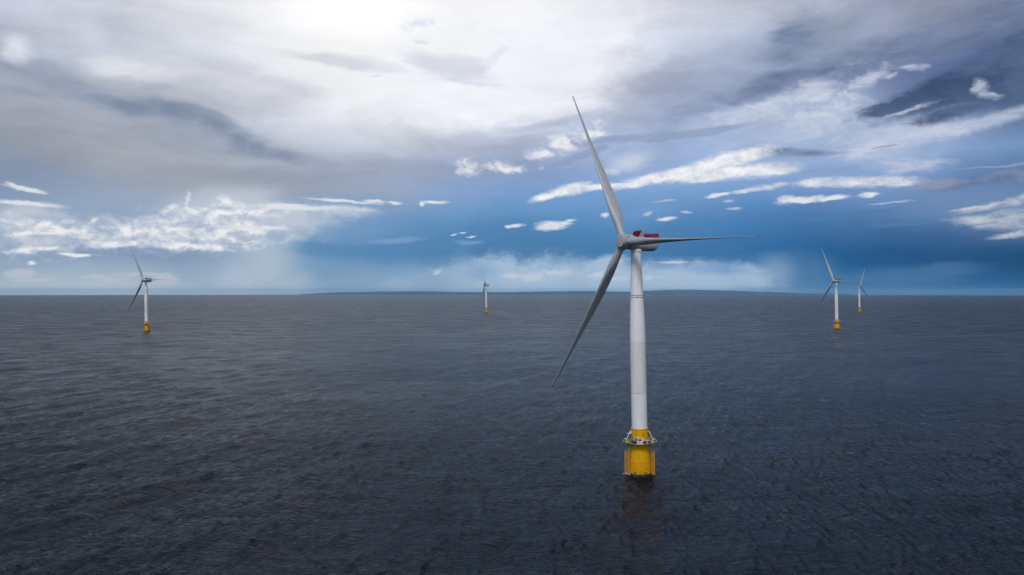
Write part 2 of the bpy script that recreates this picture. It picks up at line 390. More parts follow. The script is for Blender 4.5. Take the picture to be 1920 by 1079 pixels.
    for k in range(9): 
        x = -w + .45 + k * (2 * w - .9) / 8; t.tube((x, -.47, H + 1.95), (x, 1.15, H + 4.62), .02, 4)
    t.build('red_cooler_panel', M['red'], cf)
    t = MB()
    t.tube((1.9, 2.5, H + 1.7), (1.9, 2.5, H + 4.1), .09); t.box((1.9, 2.5, H + 4.2), (.4, .25, .3)); t.build('warning_light', M['galv'], nac)
    t = MB(); t.tube((1.3, 2.7, H + 1.7), (1.3, 2.7, H + 3.6), .05); t.lathe([(.12, 0), (.3, .12), (.3, .3), (.1, .42)], 12, Matrix.Translation((1.3, 2.7, H + 3.6)))
    t.build('wind_sensor', M['galv'], nac)
    t = MB(); y0, y1 = 2.3, 10.15
    t.box((0, (y0 + y1) / 2, H + 1.62), (5.7, y1 - y0, .26)); t.box((0, (y0 + y1) / 2 - .02, H + 1.4), (5.4, y1 - y0 - .1, .2))
    hp = t.build('hoist_platform', M['grey'], nac)
    t = MB(); x = 2.82; z0 = H + 1.75; z1 = H + 3.35
    cs = [(-x, y0), (x, y0), (x, y1), (-x, y1)]
    for (xa, ya), (xb, yb) in zip(cs, cs[1:] + cs[:1]):
        L_ = math.hypot(xb - xa, yb - ya); n = max(4, round(L_ / 1.1)); ang = math.atan2(yb - ya, xb - xa)
        for hz, th in ((z0 + .12, .24), ((z0 + z1) / 2, .09), (z1 - .06, .13)): t.box(((xa + xb) / 2, (ya + yb) / 2, hz), (L_ + .08, .08, th), None, ang)
        for k in range(n):
            q = k / n; t.box((xa + (xb - xa) * q, ya + (yb - ya) * q, (z0 + z1) / 2), (.13, .11, z1 - z0), None, ang)
        for k in range(n * 5):
            q = (k + .5) / (n * 5); t.box((xa + (xb - xa) * q, ya + (yb - ya) * q, (z0 + z1) / 2), (.07, .04, z1 - z0 - .1), None, ang)
        for k in range(5): t.box(((xa + xb) / 2, (ya + yb) / 2, z0 + .3 + k * .27), (L_, .035, .045), None, ang)
    t.build('red_railing', M['redmesh'], hp)
    # ---- hub (same yawed frame, axis tilted)
    A = Matrix.Translation((0, -OVER, HUB_Z)) @ Matrix.Rotation(R(90) - TILT, 4, 'X')   # +Z of lathe -> upwind
    t = MB(); t.lathe([(2.0, -1.62), (2.75, -1.6), (2.95, -1.3), (3.02, -.4), (3.04, .4), (2.98, 1.3), (2.86, 1.9), (2.78, 2.1), (2.0, 2.1)], 64, A)
    hub = t.build('hub', M['grey'], root, 35); P['hub'] = hub
    t = MB(); t.lathe([(2.76, 2.04), (2.8, 2.16), (2.78, 2.32), (2.66, 2.44), (2.45, 2.5), (.02, 2.54)], 64, A); t.build('nose_cap', M['grey'], hub, 35)
    t = MB(); t.lathe([(2.7, -1.75), (2.7, -1.3)], 48, A); t.build('shaft_gap', M['dark'], hub)
    # ---- blades: each a mesh of its own along +Z about the rotor centre
    bm_, tip, dots = blade_meshes()
    blades = []
    for k in range(3):
        if k == 0:
            b = bm_.build('blade', M['blade'], root, 40); tp = tip.build('blade_tip', M['redtip'], b, 40)
            for d in dots: d.build('red_marker', M['redtip'], b, 40)
            c = MB(); fl = lambda r: -r * math.tan(R(CONE - .9))
            T = Matrix.Rotation(R(CONE - .9), 4, 'X')
            c.lathe([(2.1, 1.6), (2.08, 2.7), (2.04, 2.95), (1.94, 3.1), (1.7, 3.12), (1.66, 2.9), (1.45, 2.9)], 48, T, caps=False); c.build('root_collar', M['grey'], b, 35)
        else:
            b = copy_tree(blades[0], root)
        blades.append(b)
    return root

def children(o): return [x for x in C.objects if x.parent == o]
def copy_tree(o, parent=None):
    c = o.copy(); C.objects.link(c); c.parent = parent
    for ch in children(o): copy_tree(ch, c)
    return c

def pose(root, x, y, face, psi, th, lean):
    """stand the turbine on the sea, turn its foundation, yaw the nacelle, set the rotor angle"""
    z = -(x * x + y * y) / (2 * EARTH)
    root.matrix_world = Matrix.Translation((x, y, z)) @ Matrix.Rotation(-R(lean), 4, 'Y') @ Matrix.Rotation(face, 4, 'Z')
    yaw = Matrix.Rotation(-R(psi) - face, 4, 'Z')
    k = 0
    for ch in children(root):
        nm = ch.name.split('.')[0]
        if nm in ('nacelle', 'hub'): ch.matrix_local = yaw
        elif nm == 'blade':
            a = R(th + 120 * k); k += 1
            # blade frame: +Z out, -Y upwind, +X turning direction
            T = Matrix.Translation((0, -OVER, HUB_Z)) @ Matrix.Rotation(-TILT, 4, 'X') @ Matrix.Rotation(a, 4, 'Y')
            ch.matrix_local = yaw @ T

def ground(px, D): return ((px - 960) / F * D, D)
t0 = make_turbine()
specs = [  # base column in the photograph, distance, extra facing, yaw, rotor angle, lean, label
    (1200.7, 324.5, 0, 59.5, -27.2, 1.12, 'large white wind turbine on yellow base, by far the nearest of the five'),
    (275.3, 1475, 20, 29.7, -29.9, 1.0, 'far wind turbine alone over the left part of the sea, leftmost of the five'),
    (912.2, 2800, -12, 81.6, -40.6, 1.0, 'tiny far wind turbine seen side-on, left of the big one, blades almost edge-on'),
    (1569.0, 1575, 14, 68.9, -25.0, 1.0, 'taller of the two far turbines at right, with nacelle behind pointing right'),
    (1611.6, 2880, 35, -28.0, 22.8, 1.0, 'smaller rightmost far turbine whose upper blade leans to the right'),
]
turbs = []
for i, (px, D, ex, psi, th, lean, lab) in enumerate(specs):
    o = t0 if i == 0 else copy_tree(t0)
    turbs.append(o)
for o, (px, D, ex, psi, th, lean, lab) in zip(turbs, specs):
    x, y = ground(px, D)
    pose(o, x, y, -math.atan2(x, y) + R(ex), psi, th, lean)
    o['label'] = lab; o['category'] = 'wind turbine'; o['group'] = 'floating wind turbines standing in the sea'
# ------------------------------------------------------------------ sea
def sea_mesh():
    rng = np.random.default_rng(7)
    FOV = R(41)
    # rings: roughly even on the eye, so far water is coarser; the wave set is filtered to the spacing
    v = np.arange(300, 3.4, -.42)
    r = 773.0 * CAM_H / v
    far = np.concatenate([np.linspace(r[-1] * 1.01, 46000, 60)])
    near = np.linspace(2, r[0] * .992, 60)
    rr = np.concatenate([near, r, far])
    az = np.concatenate([np.arange(-180, -41, 2.0), np.linspace(-41, 41, 1700), np.arange(42, 180, 2.0)]) * math.pi / 180
    nr, na = len(rr), len(az)
    RR, AZ = np.meshgrid(rr, az, indexing='ij')
    X = (RR * np.sin(AZ)); Y = (RR * np.cos(AZ))
    dr = np.gradient(rr)[:, None] * np.ones((1, na)); da = np.gradient(az)[None, :] * RR
    sp = np.maximum(dr, np.abs(da)).astype(np.float32)
    X32 = X.astype(np.float32); Y32 = Y.astype(np.float32)
    DX = np.zeros_like(X32); DY = np.zeros_like(X32); DZ = np.zeros_like(X32)
    comps = []
    for i in range(130):
        lam = 1.4 * (22 / 1.4) ** (rng.random())
        base = 112 if rng.random() < .75 else 92
        th = R(base + rng.normal() * (22 if lam < 3 else 13))
        steep = rng.uniform(.5, 1.5) * (.026 if lam < 2.6 else (.038 if lam < 7 else (.022 if lam < 12 else .012)))
        comps.append((lam, th, steep * lam / (2 * math.pi), rng.random() * 6.283))
    for i in range(60):                                   # longer seas, what still reads far out
        lam = 13 * (90 / 13) ** rng.random(); th = R(104 + rng.normal() * 20)
        comps.append((lam, th, rng.uniform(.5, 1.5) * .0125 * lam / (2 * math.pi), rng.random() * 6.283))
    for lam, th, amp, ph in comps:
        k = 2 * math.pi / lam
        rowmin = sp.min(axis=1); ok = rowmin < lam / 1.2
        idx = np.where(ok)[0]
        if len(idx) == 0: continue
        s = slice(idx[0], idx[-1] + 1)
        w = np.clip((lam / sp[s] - 1.2) / 1.6, 0, 1)
        kx, ky = k * math.sin(th), k * math.cos(th)
        a = kx * X32[s] + ky * Y32[s] + ph
        sn = np.sin(a) * (amp * w); cs = np.cos(a) * (amp * w)
        DZ[s] += cs; DX[s] -= sn * math.sin(th) * .65; DY[s] -= sn * math.cos(th) * .65
    Z = DZ - (X * X + Y * Y) / (2 * EARTH)
    co = np.stack([X + DX, Y + DY, Z], -1).reshape(-1, 3).astype(np.float32)
    i = np.arange((nr - 1))[:, None] * na + np.arange(na)[None, :]
    j = np.arange((nr - 1))[:, None] * na + ((np.arange(na) + 1) % na)[None, :]
    q = np.stack([i, j, j + na, i + na], -1).reshape(-1, 4)[:, ::-1]
    # centre fan closed with one n-gon
    me = bpy.data.meshes.new('sea')
    nf = len(q)
    me.vertices.add(len(co)); me.vertices.foreach_set('co', co.ravel())
    me.loops.add(nf * 4 + na); me.loops.foreach_set('vertex_index', np.concatenate([q.ravel(), np.arange(na)[::1]]).astype(np.int32))
    me.polygons.add(nf + 1)
    me.polygons.foreach_set('loop_start', np.arange(nf + 1, dtype=np.int32) * 4)
    me.update(calc_edges=True)
    me.polygons.foreach_set('use_smooth', np.ones(nf + 1, dtype=bool))
    me.update()
    return me

m = bpy.data.materials.new('sea_water'); m.use_nodes = True
nt = m.node_tree; b = nt.nodes['Principled BSDF']; L = nt.links.new
b.inputs['Base Color'].default_value = (.001, .0045, .012, 1)
b.inputs['IOR'].default_value = 1.333; b.inputs['Specular Tint'].default_value = (.72, .84, 1, 1)
geo = node(nt, 'ShaderNodeNewGeometry')
def nz(scale, sx, sy, rot, det=5, rough=.6, dist=0.0, off=0):
    mp = node(nt, 'ShaderNodeMapping'); mp.vector_type = 'POINT'
    mp.inputs['Rotation'].default_value = (0, 0, R(rot)); mp.inputs['Scale'].default_value = (sx, sy, .0); mp.inputs['Location'].default_value = (off, off * .7, 0)
    L(geo.outputs['Position'], mp.inputs['Vector'])
    n = node(nt, 'ShaderNodeTexNoise'); n.noise_dimensions = '2D'; n.inputs['Scale'].default_value = scale; n.inputs['Detail'].default_value = det; n.inputs['Roughness'].default_value = rough; n.inputs['Distortion'].default_value = dist
    L(mp.outputs[0], n.inputs['Vector']); return n.outputs['Fac']
def mth(op, a, b_, c=None):
    n = node(nt, 'ShaderNodeMath', operation=op)
    for k, x in enumerate((a, b_, c)):
        if x is None: continue
        if isinstance(x, (int, float)): n.inputs[k].default_value = x
        else: L(x, n.inputs[k])
    return n.outputs[0]
h1 = nz(1.0, .14, .5, -22, 6, .62, .6)           # chop: crests along one wind direction
h2 = nz(1.0, .5, 1.2, 6, 4, .6, .8, 31)         # small ripples
h3 = nz(1.0, .03, .085, -20, 4, .55, .3, 77)      # longer seas for the far water
gust = nz(1.0, .0035, .008, -12, 4, .6, 0, 11)     # gust patches roughen or calm the water
hh = mth('ADD', mth('MULTIPLY', h1, 1.8), mth('ADD', mth('MULTIPLY', h2, .45), mth('MULTIPLY', h3, 3.2)))
bp = node(nt, 'ShaderNodeBump'); bp.inputs['Distance'].default_value = 1.0
gs = node(nt, 'ShaderNodeMapRange'); gs.inputs['From Min'].default_value = .3; gs.inputs['From Max'].default_value = .7; gs.inputs['To Min'].default_value = .55; gs.inputs['To Max'].default_value = 1.0
L(gust, gs.inputs['Value']); L(gs.outputs[0], bp.inputs['Strength'])
L(hh, bp.inputs['Height']); L(bp.outputs[0], b.inputs['Normal'])
b.inputs['Specular IOR Level'].default_value = .4
# waves too small and far to be resolved one by one act as roughness; wind lanes and slicks vary it
lane = nz(1.0, .014, .04, -14, 6, .65, .4, 55)
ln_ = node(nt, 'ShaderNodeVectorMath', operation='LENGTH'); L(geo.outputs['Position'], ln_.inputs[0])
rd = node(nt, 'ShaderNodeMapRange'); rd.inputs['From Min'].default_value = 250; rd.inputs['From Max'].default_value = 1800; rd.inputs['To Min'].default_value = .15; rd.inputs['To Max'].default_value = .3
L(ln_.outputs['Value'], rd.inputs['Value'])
ra = node(nt, 'ShaderNodeMapRange'); ra.inputs['From Min'].default_value = .35; ra.inputs['From Max'].default_value = .65; ra.inputs['To Min'].default_value = .7; ra.inputs['To Max'].default_value = 1.25
L(lane, ra.inputs['Value'])
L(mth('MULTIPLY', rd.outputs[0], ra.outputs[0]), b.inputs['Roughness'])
sa = node(nt, 'ShaderNodeMapRange'); sa.inputs['From Min'].default_value = .35; sa.inputs['From Max'].default_value = .65; sa.inputs['To Min'].default_value = .29; sa.inputs['To Max'].default_value = .15
L(lane, sa.inputs['Value']); 
far_ = node(nt, 'ShaderNodeMapRange'); far_.inputs['From Min'].default_value = 400; far_.inputs['From Max'].default_value = 3500; far_.inputs['To Min'].default_value = 1; far_.inputs['To Max'].default_value = .42  # reflection strength lowered with distance to darken the far water
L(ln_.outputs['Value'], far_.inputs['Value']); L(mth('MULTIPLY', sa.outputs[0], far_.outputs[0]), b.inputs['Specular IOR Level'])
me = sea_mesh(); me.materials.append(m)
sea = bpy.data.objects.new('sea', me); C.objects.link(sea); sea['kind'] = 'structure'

# ------------------------------------------------------------------ far coast
def coast(name, pts, D, depth, seed, mat):
    """pts: (photo column, photo row of the skyline). Low hills following the curve of the earth."""
    rng = np.random.default_rng(seed)
    px = np.arange(pts[0][0], pts[-1][0] + 1, 2.0)
    top = np.interp(px, [p[0] for p in pts], [p[1] for p in pts])
    ns = np.zeros(len(px))
    for lam, a in ((60, .35), (23, .22), (9, .14), (4, .08)):
        ns += a * np.interp(px, np.arange(px[0] - lam, px[-1] + 2 * lam, lam), rng.normal(size=len(np.arange(px[0] - lam, px[-1] + 2 * lam, lam))))
    prof = [(0, -30, 0), (.02, .12, 0), (.2, .35, 0), (.5, .75, 1), (.75, 1.0, 1), (1.0, .4, 1)]
    vs = []; n = len(px)
    for (dd, hf, rr_) in prof:
        for i in range(n):
            d = D + depth * dd + 250 * math.sin(px[i] * .05)
            ds = D + depth * .75
            crest = CAM_H + (546 - top[i] + ns[i] * .5) / F * ds + ds * ds / (2 * EARTH)   # height above the sea there
            h = hf if hf < 0 else max(2.0, crest) * (hf + rng.normal() * .03)
            x = (px[i] - 960) / F * d
            vs.append((x, d, h - (d * d) / (2 * EARTH)))
    fs = [(j * n + i, j * n + i + 1, (j + 1) * n + i + 1, (j + 1) * n + i) for j in range(len(prof) - 1) for i in range(n - 1)]
    mb = MB(); mb.v = vs; mb.f = fs
    o = mb.build(name, mat, None, 60); o['kind'] = 'structure'
    return o
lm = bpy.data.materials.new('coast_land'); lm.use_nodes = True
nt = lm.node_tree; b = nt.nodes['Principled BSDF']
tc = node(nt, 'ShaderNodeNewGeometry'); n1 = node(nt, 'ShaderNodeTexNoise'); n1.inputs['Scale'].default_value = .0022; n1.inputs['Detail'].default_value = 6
cr = node(nt, 'ShaderNodeValToRGB'); cr.color_ramp.elements[0].position = .38; cr.color_ramp.elements[0].color = (.02, .07, .12, 1); cr.color_ramp.elements[1].position = .7; cr.color_ramp.elements[1].color = (.045, .11, .16, 1)  # part of the distant haze's blue is mixed into the land colours
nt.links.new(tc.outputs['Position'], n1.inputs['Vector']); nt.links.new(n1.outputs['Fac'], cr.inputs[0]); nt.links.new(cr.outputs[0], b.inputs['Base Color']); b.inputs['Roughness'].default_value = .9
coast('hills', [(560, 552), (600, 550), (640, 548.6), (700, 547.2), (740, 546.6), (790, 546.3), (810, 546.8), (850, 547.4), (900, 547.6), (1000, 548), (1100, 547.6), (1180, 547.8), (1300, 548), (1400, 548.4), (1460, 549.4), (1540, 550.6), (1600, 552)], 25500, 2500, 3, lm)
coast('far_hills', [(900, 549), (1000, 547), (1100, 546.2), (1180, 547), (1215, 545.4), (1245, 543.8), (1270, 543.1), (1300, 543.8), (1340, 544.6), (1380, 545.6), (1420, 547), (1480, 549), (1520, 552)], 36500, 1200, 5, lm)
# tall chimney on the coast
ds = 26200; x = (811.3 - 960) / F * ds
t = MB(); t.lathe([(13, -30), (10, 60), (8, 172), (9, 172), (9, 178), (7, 178)], 24)
ch = t.build('chimney', M['stack'], None, 40); ch.location = (x, ds, -ds * ds / (2 * EARTH) + 0)
ch['label'] = 'tall thin chimney standing on the far hazy coast'; ch['category'] = 'chimney'
t = MB(); t.lathe([(9.4, 150), (9.3, 160)], 24, caps=False); t.build('top_band', M['dark'], ch, 40)
bx, by = (804 - 960) / F * ds, ds
t = MB(); t.box((0, 0, 20), (120, 60, 75)); t.box((85, 0, 12), (60, 50, 50)); t.box((-20, 0, 60), (30, 40, 12))
hb = t.build('power_station', M['stack'], None); hb.location = (bx, by, -ds * ds / (2 * EARTH)); hb['label'] = 'low block of a power station on the far coast beside the chimney'; hb['category'] = 'building'

# a little broken foam where the swell laps against the near foundation
def foam(px, D, seed):
    rng = random.Random(seed); mb = MB()
    cx, cy = (px - 960) / F * D, D
    for k in range(60):
        a = rng.uniform(0, 2 * math.pi); r = 4.5 + abs(rng.gauss(0, .5)); ox = oy = 0
        if k < 45: ox, oy, r, a = -5.6 + rng.gauss(0, .9), -1.2 + rng.gauss(0, .8), 0, 0
        x, y = cx + ox + r * math.cos(a), cy + oy + r * math.sin(a)
        n = rng.randint(5, 8); w = rng.uniform(.05, .2); z = .25 + rng.uniform(-.15, .25)
        ring = [(x + w * rng.uniform(.4, 1.2) * math.cos(t * 2 * math.pi / n), y + w * rng.uniform(.4, 1.2) * 1.6 * math.sin(t * 2 * math.pi / n), z + rng.uniform(-.04, .08)) for t in range(n)]
        mb.add(ring + [(p[0], p[1], p[2] - .05) for p in ring], [tuple(range(n))] + [(i, (i + 1) % n + 0, (i + 1) % n + n, i + n)[::-1] for i in range(n)])
    fm = paint('foam_white', (.55, .6, .62), .8, spec=.2)
    o = mb.build('sea_foam', fm, None); o['kind'] = 'stuff'
foam(1200.7, 324.5, 4)
# ------------------------------------------------------------------ sky
SUN_EL, SUN_AZ = 52.0, 200.0      # degrees; azimuth from +Y clockwise (camera looks along +Y)
w = bpy.data.worlds.new('World'); scene.world = w; w.use_nodes = True
nt = w.node_tree; nt.nodes.clear(); L = nt.links.new
def N(t, **k): return node(nt, t, **k)
def setin(n, i, x):
    if x is None: return
    if isinstance(x, (int, float)): n.inputs[i].default_value = x
    elif isinstance(x, tuple): n.inputs[i].default_value = x
    else: L(x, n.inputs[i])
def mm(op, a, b_=None, c=None, clamp=False):
    n = N('ShaderNodeMath', operation=op); n.use_clamp = clamp
    for k, x in enumerate((a, b_, c)): setin(n, k, x)
    return n.outputs[0]
def mrange(v, a, b_, c=0.0, d=1.0, smooth=False):
    n = N('ShaderNodeMapRange'); n.interpolation_type = 'SMOOTHSTEP' if smooth else 'LINEAR'
    for k, x in zip(('Value', 'From Min', 'From Max', 'To Min', 'To Max'), (v, a, b_, c, d)):
        if isinstance(x, (int, float)): n.inputs[k].default_value = x
        else: L(x, n.inputs[k])
    return n.outputs[0]
def mix(f, a, b_, blend='MIX'):
    n = N('ShaderNodeMix', data_type='RGBA', blend_type=blend)
    for k, x in (('Factor', f), ('A', a), ('B', b_)):
        if isinstance(x, (int, float)): n.inputs[k].default_value = x
        elif isinstance(x, tuple): n.inputs[k].default_value = (*x[:3], 1)
        else: L(x, n.inputs[k])
    return n.outputs['Result']
tc = N('ShaderNodeTexCoord'); sp = N('ShaderNodeSeparateXYZ'); L(tc.outputs['Generated'], sp.inputs[0])
DEG = 57.29578
AZ = mm('MULTIPLY', mm('ARCTAN2', sp.outputs['X'], sp.outputs['Y']), DEG)
EL = mm('MULTIPLY', mm('ARCSINE', sp.outputs['Z']), DEG)
cb = N('ShaderNodeCombineXYZ');  L(AZ, cb.inputs[0]); L(EL, cb.inputs[1]); P0 = cb.outputs[0]
def tex(vec, scale, sx, sy, det=6, rough=.6, dist=0.0, off=(0, 0), rot=0.0):
    mp = N('ShaderNodeMapping'); mp.inputs['Scale'].default_value = (sx, sy, 1); mp.inputs['Location'].default_value = (off[0], off[1], 0); mp.inputs['Rotation'].default_value = (0, 0, R(rot))
    L(vec, mp.inputs['Vector'])
    n = N('ShaderNodeTexNoise'); n.noise_dimensions = '2D'
    n.inputs['Scale'].default_value = scale; n.inputs['Detail'].default_value = det; n.inputs['Roughness'].default_value = rough; n.inputs['Distortion'].default_value = dist
    L(mp.outputs[0], n.inputs['Vector']); return n
def vadd(v, noise_color, ax, ay):
    s = N('ShaderNodeVectorMath', operation='SUBTRACT'); L(noise_color, s.inputs[0]); s.inputs[1].default_value = (.5, .5, .5)
    k = N('ShaderNodeVectorMath', operation='MULTIPLY'); L(s.outputs[0], k.inputs[0]); k.inputs[1].default_value = (ax, ay, 0)
    a = N('ShaderNodeVectorMath', operation='ADD'); L(v, a.inputs[0]); L(k.outputs[0], a.inputs[1]); return a.outputs[0]
wn1 = tex(P0, .16, .55, 1.3, 4, .55)            # broad billow warp
wn2 = tex(P0, .8, .6, 1.4, 4, .6, off=(9, 4))  # small warp
Pw = vadd(P0, wn1.outputs['Color'], 5.0, 2.0)
Pb = vadd(P0, wn2.outputs['Color'], .8, .4)
sw = N('ShaderNodeSeparateXYZ'); L(Pw, sw.inputs[0]); AZw, ELw = sw.outputs['X'], sw.outputs['Y']

# broad colour field of the overcast, as colours at directions (rows: elevation, columns: azimuth)
COLS = [0, 120, 240, 360, 480, 600, 720, 840, 960, 1080, 1200, 1320, 1440, 1560, 1680, 1800, 1920]
TAB = {
 0:   [(185,190,205),(195,200,212),(205,208,218),(225,227,232),(245,246,248),(253,253,254),(252,252,253),(248,248,250),(246,247,250),(238,240,245),(225,228,236),(205,210,222),(188,194,208),(165,174,192),(152,160,182),(146,152,170),(128,137,160)],
 60:  [(175,182,198),(205,210,220),(190,195,210),(215,219,228),(240,241,244),(254,254,254),(252,252,252),(245,246,249),(242,243,247),(240,242,246),(222,226,235),(185,192,210),(178,186,205),(148,158,180),(148,156,180),(112,125,152),(95,112,150)],
 120: [(150,158,175),(158,166,184),(212,215,223),(205,209,220),(222,224,230),(240,241,243),(246,247,248),(238,240,244),(235,237,243),(232,234,241),(190,196,213),(158,168,192),(128,143,173),(108,125,158),(112,128,162),(88,105,145),(70,90,130)],
 180: [(165,168,180),(152,160,174),(150,160,178),(205,208,217),(218,220,228),(236,237,240),(242,243,245),(240,241,245),(236,238,243),(222,225,235),(165,174,200),(160,173,202),(160,174,202),(165,180,208),(105,120,160),(80,97,137),(62,86,126)],
 240: [(150,155,168),(163,166,177),(152,158,171),(145,155,176),(178,185,202),(212,215,224),(222,224,230),(218,220,228),(198,203,216),(170,182,206),(165,178,208),(160,175,208),(178,188,213),(176,189,214),(170,184,211),(140,160,194),(120,145,185)],
 300: [(130,140,158),(150,155,168),(163,166,176),(160,165,176),(163,170,185),(153,163,184),(145,155,175),(148,160,187),(150,164,193),(148,165,200),(155,178,214),(150,175,212),(140,165,203),(140,165,204),(148,170,205),(112,142,183),(100,135,178)],
 350: [(125,148,178),(135,152,177),(148,160,178),(160,167,180),(158,163,174),(152,158,172),(152,163,184),(142,164,203),(128,158,205),(125,160,208),(125,160,208),(125,160,205),(120,155,202),(118,150,197),(118,150,198),(100,132,178),(85,117,162)],
 400: [(140,160,186),(144,163,190),(146,165,193),(162,179,201),(168,184,205),(130,161,196),(122,156,196),(106,150,196),(98,145,193),(95,145,195),(105,150,198),(95,140,190),(72,122,174),(85,125,175),(98,133,180),(108,138,180),(125,148,180)],
 440: [(140,160,186),(142,160,187),(140,159,188),(145,163,190),(142,165,194),(122,155,192),(98,140,184),(78,130,178),(72,126,174),(64,120,170),(64,121,172),(58,115,167),(50,108,162),(58,104,155),(58,98,148),(65,100,147),(88,112,148)],
 480: [(140,161,188),(128,149,181),(124,147,181),(130,154,185),(156,177,199),(108,147,184),(84,130,173),(72,124,170),(70,124,171),(68,121,168),(66,121,170),(56,111,164),(32,100,153),(4,84,140),(0,74,130),(0,70,123),(0,63,108)],
 515: [(152,172,193),(152,172,193),(153,173,194),(150,171,194),(170,186,202),(120,155,190),(128,160,193),(138,168,200),(145,172,203),(150,176,206),(150,176,206),(120,155,192),(82,133,178),(45,104,155),(45,104,155),(12,84,137),(0,72,118)],
 546: [(178,192,203),(180,193,204),(182,195,205),(180,194,205),(178,192,203),(140,170,198),(143,173,202),(150,178,205),(160,188,212),(165,191,216),(165,190,215),(158,186,211),(118,158,194),(60,115,162),(58,113,160),(38,103,154),(10,88,138)],
}
PYS = sorted(TAB)
BACK = (214, 217, 222)
def photo_col(px, py):
    py = min(max(py, 0), 546); px = min(max(px, 0), 1920)
    j = max(i for i in range(len(PYS)) if PYS[i] <= py); j = min(j, len(PYS) - 2)
    f = (py - PYS[j]) / (PYS[j + 1] - PYS[j])
    i = min(int(px // 120), 15); g = px / 120 - i
    a, b_ = TAB[PYS[j]], TAB[PYS[j + 1]]
    out = []
    for k in range(3):
        t = a[i][k] * (1 - g) + a[i + 1][k] * g; u = b_[i][k] * (1 - g) + b_[i + 1][k] * g
        out.append(t * (1 - f) + u * f)
    return out
els = [0, .6, 1.3, 2.0, 2.7, 3.5, 4.6, 5.8, 7.2, 8.8, 10.5, 12.4, 14.4, 16.6, 19, 21.5, 27]
AZN = 31
azr = mrange(AZw, -36.0, 36.0)
cur = None
for j, e in enumerate(els):
    cr = N('ShaderNodeValToRGB'); L(azr, cr.inputs[0]); el_ = cr.color_ramp.elements
    cr.color_ramp.interpolation = 'LINEAR'
    for i in range(AZN):
        a = -36 + 72 * i / (AZN - 1)
        px = 960 + F * math.tan(R(a)); py = 546 - F * math.tan(R(e)) / math.cos(R(a))
        c = photo_col(px, py)
        if e >= 27: c = [v * .5 + q * .5 for v, q in zip(c, (235, 237, 240))]
        x = el_[0] if i == 0 else (el_[1] if i == 1 else el_.new(i / (AZN - 1)))
        x.position = i / (AZN - 1); x.color = (*lin(c), 1)
    if cur is None: cur = cr.outputs[0]
    else: cur = mix(mrange(ELw, els[j - 1], e), cur, cr.outputs[0])
# rest of the dome: unseen, bright behind, darkened ahead and aside to dim the sea
nb = tex(P0, .06, 1, 1.6, 3, .6, off=(40, 3))
back = mix(mrange(nb.outputs['Fac'], .3, .7), tuple(v * BACK_GAIN for v in lin((170, 182, 202))), tuple(v * BACK_GAIN for v in lin((226, 231, 240))))
absaz = mm('ABSOLUTE', AZ)
cur = mix(mrange(absaz, 36, 75, smooth=True), cur, back)
side = mm('MULTIPLY', mrange(absaz, 22, 40, smooth=True), mrange(absaz, 70, 110, 1, 0, smooth=True))
high = mix(mrange(absaz, 40, 110, smooth=True), tuple(lin((104, 116, 138))), back)
high = mix(mm('MULTIPLY', side, .85), high, tuple(lin((78, 88, 108))))
cur = mix(mm('MULTIPLY', mrange(absaz, 33.6, 40, smooth=True), mm('MULTIPLY', side, .6)), cur, tuple(lin((90, 100, 120))))
cur = mix(mrange(EL, 21, 38, smooth=True), cur, high)
base0 = cur
front = mrange(absaz, 40, 60, 1, 0, smooth=True)

# streaky billow: brighter and darker patches inside the overcast, drawn out along the wind
e1 = tex(Pb, .75, .42, 1.3, 5, .62, .3, off=(5, 2)).outputs['Fac']      # ragged edges, horizontal grain
e2 = tex(Pb, .85, .75, 1.25, 5, .6, .2, off=(15, 12)).outputs['Fac']       # cauliflower grain
e3 = tex(Pw, .35, .5, 1.5, 4, .6, .2, off=(25, 22)).outputs['Fac']       # soft large grain
e2b = tex(Pb, .85, .75, 1.25, 3, .5, .2, off=(15.08, 12.42)).outputs['Fac']
e4 = tex(Pb, 3.2, .6, 1.2, 3, .65, 0, off=(33, 7)).outputs['Fac']
relief = mrange(mm('SUBTRACT', e2, e2b), -.2, .13)

def blobs(base, lst, vec):
    # each blob is a spherical falloff stretched by its own affine mapping; the layer takes the nearest one
    # (the mix-in of the layer below, times nearly nothing, only orders the evaluation and keeps shader memory small)
    ch = N('ShaderNodeVectorMath', operation='MULTIPLY_ADD'); L(base, ch.inputs[0]); ch.inputs[1].default_value = (1e-9,) * 3; L(vec, ch.inputs[2])
    cur_ = None
    for (cx, cy, rx, ry, *rt) in lst:
        rot = rt[0] if rt else 0
        ta = (cx - 960) / F; az = math.degrees(math.atan(ta)); ca = math.cos(math.atan(ta))
        el = math.degrees(math.atan((546 - cy) / F * ca))
        kx = F * math.pi / 180 / ca / ca; ky = F * math.pi / 180 / ca
        g = N('ShaderNodeTexGradient', gradient_type='SPHERICAL'); tm = g.texture_mapping; tm.vector_type = 'TEXTURE'
        tm.translation = (az, el, 0); tm.rotation = (0, 0, -R(rot)); tm.scale = (2 * rx / kx, 2 * ry / ky, 1)
        L(ch.outputs[0], g.inputs[0])
        cur_ = g.outputs['Fac'] if cur_ is None else mm('MAXIMUM', cur_, g.outputs['Fac'])
    return mm('MULTIPLY_ADD', cur_, -2.0, 2.0)
OPS = []
def LAY(lst, *a): OPS.append((lst, a))
